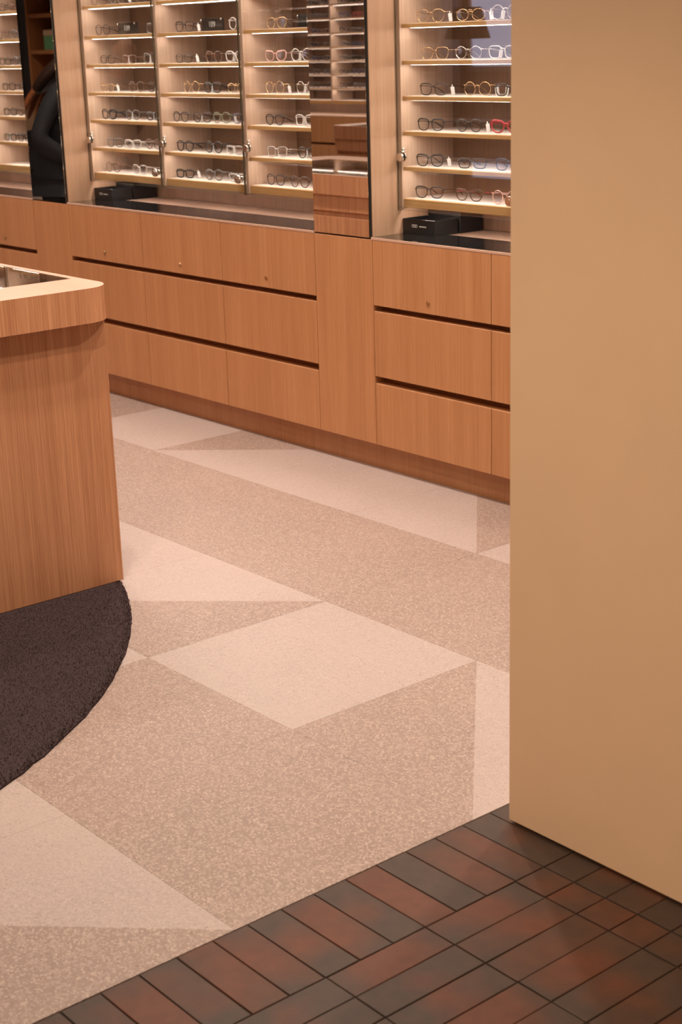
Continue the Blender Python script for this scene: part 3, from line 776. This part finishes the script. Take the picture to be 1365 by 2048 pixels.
# number blocks on the sixth shelf
def text_mesh(txt, size, depth):
    cu = bpy.data.curves.new('lettering', 'FONT'); cu.body = txt; cu.size = size; cu.extrude = depth; cu.align_x = 'CENTER'; cu.align_y = 'CENTER'; cu.resolution_u = 3
    o = bpy.data.objects.new('t', cu); COL.objects.link(o)
    dg = bpy.context.evaluated_depsgraph_get(); dg.update()
    me = bpy.data.meshes.new_from_object(o.evaluated_get(dg))
    bpy.data.objects.remove(o); bpy.data.curves.remove(cu)
    me.materials.clear(); me.materials.append(M_PRINT)
    return me
NUM = text_mesh('109', 0.034, 0.0006)
for bay, px, lb in (('1', 250, 'black number block reading 109, case right of dark mirror'), ('2', 420, 'black number block reading 109, middle case'), ('3', 616, 'black number block reading 10 beside the wide mirror')):
    py = 45.0
    for _ in range(6):
        p = ray_to_y(px, py, G+0.07); py += (p.z-(SHELF_Z[5]+0.02))*480
    t = tag(empty('number_block', (p.x, G+0.085, SHELF_Z[5]+0.0006), 0.02), lb, 'sign', 'number blocks')
    box('block', -0.075, 0.075, -0.004, 0.008, 0.0, 0.052, M_BLACK, t, 0.001)
    box('acrylic_cover', -0.080, 0.080, -0.0075, -0.0055, 0.0, 0.056, M_ACRYL, t)
    for sx in (-1, 1):
        b2 = bmesh.new(); bm_cyl(b2, (sx*0.072, -0.0076, 0.047 if sx > 0 else 0.044), (0, -1, 0), 0.005, 0.004, 12)
        from_bm('stud', b2, M_CHROME, t)
    o = bpy.data.objects.new('lettering', NUM); link(o, t); o.location = (0, -0.0047, 0.026); o.rotation_euler = (math.pi/2, 0, 0)

# black trays on the ledge
def tray(name, x0, x1, y0, y1, z0, h, label, logo=True, paper=True):
    t = tag(empty(name, (x0, y0, z0)), label, 'tray', 'black cardboard trays'); wd, dp = x1-x0, y1-y0; th = 0.003
    bm = bmesh.new()
    bm_box(bm, 0, wd, 0, dp, 0, th); bm_box(bm, 0, wd, 0, th, th, h); bm_box(bm, 0, wd, dp-th, dp, th, h)
    bm_box(bm, 0, th, th, dp-th, th, h); bm_box(bm, wd-th, wd, th, dp-th, th, h)
    from_bm('tray_body', bm, M_BLACK, t)
    if paper:
        box('paper_lining', 0.05, wd-th-0.001, th+0.001, dp*0.45, h*0.80, h*0.86, M_PAPER, t)
    if logo:
        bm = bmesh.new(); 
        for k in range(3):
            bm_tube(bm, [Vector((wd*0.32+0.009*k+0.0062*math.cos(a*math.pi/7), -0.0004, h*0.55+0.0050*math.sin(a*math.pi/7))) for a in range(14)], 0.0008, 5, True, 0.0003)
        for k in range(8): bm_box(bm, wd*0.52+0.0048*k, wd*0.52+0.0048*k+0.0034, -0.0006, 0.0, h*0.50, h*0.58)
        from_bm('logo', bm, M_PRINT, t)
    return t
ZT = TOP-0.006+0.0102
tray('tray', -4.484, -4.306, 4.040, 4.160, ZT, 0.056, 'open black cardboard tray with white paper, case beside the pier')
def lidded(x0, x1, y0, y1, h, label):
    t = tag(empty('storage_box', (x0, y0, ZT)), label, 'box', 'black storage boxes'); wd, dp = x1-x0, y1-y0
    box('box_body', 0, wd, 0, dp, 0, h-0.018, M_BLACK, t, 0.0015); box('lid', -0.002, wd+0.002, -0.002, dp+0.002, h-0.0178, h, M_BLACK, t, 0.0015)
    return t
lidded(-4.475, -4.300, 4.166, 4.288, 0.078, 'closed black box behind the open tray, case beside the pier')
tray('tray', -6.735, -6.575, 4.035, 4.150, ZT, 0.056, 'open black cardboard tray on ledge right of the dark mirror', True, True)
lidded(-6.725, -6.570, 4.156, 4.286, 0.075, 'closed black box behind the tray right of the dark mirror')

# ------------------------------------------------------------------ things seen in the dark mirror
bc = tag(empty('bookcase', (-18.12, -2.62, 0)), 'tall wooden bookcase across the shop, seen in the dark mirror', 'bookcase')
for x in (0, 0.86): box('upright', x, x+0.05, 0, 0.33, 0, 2.7, M_DOORWOOD, bc)
box('back_panel', 0.05, 0.86, 0.0, 0.012, 0, 2.7, M_DARKBACK, bc)
for z in (0.06, 0.45, 0.85, 1.22, 1.60, 2.03, 2.45): box('shelf', 0.0505, 0.8595, 0.0125, 0.325, z-0.045, z, M_DOORWOOD, bc)
gb = tag(empty('carton', (-17.78, -2.48, 1.6005)), 'green and cream carton on the bookcase, seen in the dark mirror', 'carton')
box('carton_body', 0, 0.27, 0, 0.15, 0, 0.17, M_GREEN, gb, 0.002); box('lid', -0.002, 0.272, -0.002, 0.152, 0.17, 0.235, M_CREAM, gb, 0.002)
hp = tag(empty('hanging_pole', (-11.28, 1.55, 1.24)), 'black pole hanging from the ceiling, seen in the dark mirror', 'pole')
box('pole', -0.03, 0.03, -0.03, 0.03, 0.03, CEIL-1.24-0.001, M_BLACK, hp, 0.003); box('end_cap', -0.042, 0.042, -0.042, 0.042, 0.0, 0.0298, M_BLACK, hp, 0.003)

# person in black, seen in the dark mirror
def skin(name, verts, edges, radii, root, mat, parent, sub=2):
    me = bpy.data.meshes.new(name); me.from_pydata(verts, edges, [])
    o = bpy.data.objects.new(name, me); COL.objects.link(o)
    md = o.modifiers.new('s', 'SKIN'); md.use_smooth_shade = True; md.branch_smoothing = 0.6
    for i, r in enumerate(radii):
        sv = me.skin_vertices[0].data[i]; sv.radius = r if isinstance(r, tuple) else (r, r); sv.use_root = (i == root)
    sb = o.modifiers.new('u', 'SUBSURF'); sb.levels = sub; sb.render_levels = sub
    dg = bpy.context.evaluated_depsgraph_get(); dg.update()
    m2 = bpy.data.meshes.new_from_object(o.evaluated_get(dg)); m2.name = name
    bpy.data.objects.remove(o)
    for p in m2.polygons: p.use_smooth = True
    m2.materials.clear(); m2.materials.append(mat)
    return mobj(name, m2, None, parent)
M_SKIN = plain('skin', srgb(206, 158, 130), 0.55); M_COAT = plain('black_coat', (0.012, 0.013, 0.018), 0.8, bump=0.3, bscale=400)
M_TROU = plain('black_trousers', (0.008, 0.008, 0.009), 0.85); M_HAIR = plain('auburn_hair', (0.030, 0.013, 0.008), 0.5, bscale=90, var=0.4); M_SHOE = plain('black_shoe', (0.01, 0.01, 0.01), 0.4)
pr = tag(empty('person', (-8.84, 2.70, 0), math.radians(58)), 'person in black coat with long auburn hair, seen in the dark mirror', 'person')
# own frame: x to the person's left, -y forward
bv = [(0, 0, .93), (0, 0, 1.08), (0, .01, 1.22), (0, .015, 1.36), (0, .0, 1.46), (0, -.015, 1.54), (0, -.02, 1.62), (0, -.015, 1.68)]
be = [(i, i+1) for i in range(7)]; brd = [(.15, .10), (.12, .09), (.13, .10), (.13, .085), .055, (.070, .082), (.078, .095), (.055, .065)]
def limb(pts, rads, start):
    n = len(bv); prevv = start
    for p, r in zip(pts, rads):
        bv.append(p); brd.append(r); be.append((prevv, len(bv)-1)); prevv = len(bv)-1
    return prevv
for s in (1, -1):
    if s == 1: e = limb([(.16, .01, 1.39), (.24, .03, 1.25), (.29, .03, 1.10), (.19, -.12, .99), (.10, -.20, .985), (.07, -.225, .985)], [.058, .048, .042, .034, .026, .024], 3)
    else: e = limb([(-.16, .01, 1.39), (-.24, .02, 1.25), (-.29, .02, 1.10), (-.18, -.13, 1.0), (-.08, -.20, .99), (-.055, -.225, .985)], [.058, .048, .042, .034, .026, .024], 3)
    bx = bv[e]
    for k, (dx, dz, ln_) in enumerate([(0.0, .022, .055), (0.0, .007, .062), (0.0, -.008, .058), (0.0, -.022, .045)]):
        limb([(bx[0]-s*.03, bx[1]-.018, bx[2]+dz), (bx[0]-s*(.03+ln_*.5), bx[1]-.014, bx[2]+dz-.008), (bx[0]-s*(.03+ln_*.8), bx[1]+.002, bx[2]+dz-.012)], [.0085, .008, .007], e)
    limb([(bx[0]-s*.012, bx[1]+.006, bx[2]+.032), (bx[0]-s*.032, bx[1]-.006, bx[2]+.045)], [.0095, .008], e)
    limb([(s*.09, 0, .86), (s*.095, -.01, .66), (s*.10, -.015, .48), (s*.10, .01, .28), (s*.10, .02, .09), (s*.105, -.05, .045), (s*.11, -.13, .032)], [.088, .078, .058, .052, .038, .036, .03], 0)
body = skin('body', bv, be, brd, 0, M_SKIN, pr)
# face: nose, eyes, ears, mouth
fb = bmesh.new()
bm_tube(fb, [Vector((0, -.098, 1.640)), Vector((0, -.112, 1.618)), Vector((0, -.116, 1.602)), Vector((0, -.100, 1.595))], [.006, .009, .012, .008], 8)
for s in (1, -1):
    bm_tube(fb, [Vector((s*.078, -.012, 1.642)), Vector((s*.086, -.002, 1.632)), Vector((s*.084, -.004, 1.612)), Vector((s*.076, -.014, 1.600))], [.008, .010, .010, .007], 8)
from_bm('nose_and_ears', fb, M_SKIN, pr, True)
fb = bmesh.new()
for s in (1, -1):
    t_ = bmesh.new(); bmesh.ops.create_uvsphere(t_, u_segments=12, v_segments=8, radius=.011)
    for v in t_.verts: v.co = Vector((v.co.x*1.2+s*.032, v.co.y*.6-.088, v.co.z*.6+1.632))
    merge(fb, t_)
from_bm('eyes', fb, M_DARK, pr, True)
fb = bmesh.new(); bm_tube(fb, [Vector((x, -.093+abs(x)*.25, 1.570)) for x in (-.024, -.012, 0, .012, .024)], [.002, .005, .006, .005, .002], 8)
from_bm('mouth', fb, plain('lips', srgb(170, 92, 82), 0.5), pr, True)
# coat
cv = [(0, 0, .86), (0, 0, .95), (0, 0, 1.08), (0, .01, 1.22), (0, .015, 1.37), (0, .0, 1.455)]
ce = [(i, i+1) for i in range(5)]; cr_ = [(.21, .22), (.20, .20), (.18, .18), (.175, .17), (.165, .14), .08]
for s in (1, -1):
    n = len(cv); cv += [(s*.17, .01, 1.395), (s*.25, .025, 1.25), (s*.30, .028, 1.10), (s*.20, -.115, .995), (s*.13, -.175, .985)]
    ce += [(4, n), (n, n+1), (n+1, n+2), (n+2, n+3), (n+3, n+4)]; cr_ += [.078, .066, .060, .052, .046]
skin('coat', cv, ce, cr_, 1, M_COAT, pr)
tv = [(0, 0, .92)]; te = []; tr_ = [(.16, .115)]
for s in (1, -1):
    n = len(tv); tv += [(s*.09, 0, .84), (s*.095, -.01, .66), (s*.10, -.015, .48), (s*.10, .008, .28), (s*.10, .015, .10)]
    te += [(0, n)]+[(n+i, n+i+1) for i in range(4)]; tr_ += [.10, .092, .076, .068, .064]
skin('trousers', tv, te, tr_, 0, M_TROU, pr)
for s in (1, -1):
    skin('shoe', [(s*.10, .05, .045), (s*.104, -.03, .045), (s*.11, -.12, .036), (s*.112, -.17, .032)], [(0, 1), (1, 2), (2, 3)], [.045, .047, .043, .03], 1, M_SHOE, pr, 1)
# hair: cap over the skull and long locks over back and shoulders
skin('hair', [(0, .014, 1.665), (0, .014, 1.715), (0, .10, 1.57), (0, .19, 1.46), (0, .255, 1.36), (.07, .04, 1.60), (.11, .14, 1.48), (.10, .21, 1.38), (-.07, .04, 1.60), (-.11, .14, 1.48), (-.10, .21, 1.38)],
     [(0, 1), (0, 2), (2, 3), (3, 4), (0, 5), (5, 6), (6, 7), (0, 8), (8, 9), (9, 10)],
     [(.088, .097), (.06, .07), (.08, .07), (.10, .055), (.09, .04), .05, .05, .04, .05, .05, .04], 0, M_HAIR, pr)
M_TIPS = plain('auburn_hair_ends', (0.26, 0.085, 0.025), 0.5, bscale=90, var=0.4)
for dx, dy, dz in [(-.05, -.02, 0), (-.02, .01, -.03), (.01, .03, -.015), (.04, .0, .01), (.07, -.03, -.01)]:
    skin('hair_end', [(dx*1.6, .225+dy, 1.40), (dx*1.7, .26+dy, 1.34), (dx*1.8, .28+dy, 1.28+dz), (dx*1.8, .285+dy, 1.24+dz)], [(0, 1), (1, 2), (2, 3)], [.022, .025, .018, .006], 0, M_TIPS, pr, 1)
# the figure leans forward from the hips
for o in pr.children:
    for v in o.data.vertices:
        if v.co.z > 0.95: v.co.y -= 0.30*(v.co.z-0.95)
# bright street window across the shop and the shade hanging before it, seen in the case glass beside the pier
wn = tag(empty('window_1', (-10.85, -2.655, 1.35)), kind='structure')
M_SKYGLASS = emit('daylit_pane', (0.62, 0.70, 1.0), 2.6)
box('window_frame', -0.05, 1.20, 0.0, 0.03, -0.05, 0.0, M_WHITE, wn); box('window_frame', -0.05, 1.20, 0.0, 0.03, 1.30, 1.35, M_WHITE, wn)
for x in (-0.05, 1.15): box('window_frame', x, x+0.05, 0.0, 0.03, 0.0, 1.30, M_WHITE, wn)
box('pane', 0.0, 1.15, 0.0, 0.01, 0.0, 1.30, M_SKYGLASS, wn)
pl_ = tag(empty('pendant_lamp', (-10.0, -1.75, 0)), 'dark pendant lamp with tapered shade, reflected in the case glass', 'lamp')
bm = bmesh.new(); zt = 1.86; bm_cyl(bm, (0, 0, zt-0.26), (0, 0, 1), 0.20, 0.26, 32, 0.12); from_bm('lamp_shade', bm, M_DARKBACK, pl_)
bm = bmesh.new(); bm_cyl(bm, (0, 0, zt), (0, 0, 1), 0.005, CEIL-zt-0.022, 8); from_bm('cord', bm, M_BLACK, pl_)
bm = bmesh.new(); bm_cyl(bm, (0, 0, CEIL-0.021), (0, 0, 1), 0.05, 0.02, 24); from_bm('ceiling_rose', bm, M_BLACK, pl_)

# ------------------------------------------------------------------ ceiling downlights
def downlight(x, y, watt, cone, label, col=WARM, group='recessed ceiling downlights', aim=None):
    t = tag(empty('downlight', (x, y, CEIL)), label, 'lamp', group)
    bm = bmesh.new()
    outer = [Vector((0.062*math.cos(a*math.pi/14), 0.062*math.sin(a*math.pi/14), -0.004)) for a in range(28)]
    bm_tube(bm, outer, 0.006, 6, True); from_bm('trim_ring', bm, M_WHITE, t)
    bm = bmesh.new(); bm_cyl(bm, (0, 0, -0.003), (0, 0, 1), 0.055, 0.002, 28); from_bm('lens', bm, M_LAMP, t)
    ld = bpy.data.lights.new('downlight_beam', 'SPOT'); ld.energy = watt; ld.color = col
    ld.spot_size = math.radians(cone); ld.spot_blend = 0.7; ld.shadow_soft_size = 0.045
    lo = bpy.data.objects.new('beam', ld); lo.location = (0, 0, -0.012); link(lo, t)
    if aim:
        lo.rotation_euler = (Vector(aim)-Vector((x, y, CEIL))).to_track_quat('-Z', 'Y').to_euler(); ld.spot_blend = 1.0; ld.shadow_soft_size = 0.12
for x, y, wt, cn, *cl in DOWNLIGHTS: downlight(x, y, wt, cn, 'recessed ceiling downlight above the shop floor, outside the picture', cl[0] if cl else WARM)
for x, y, wt, cn, aim in HALL_LIGHTS: downlight(x, y, wt, cn, 'recessed ceiling downlight above the brick pavement, outside the picture', (1.0, 0.74, 0.50), 'hall downlights', aim)
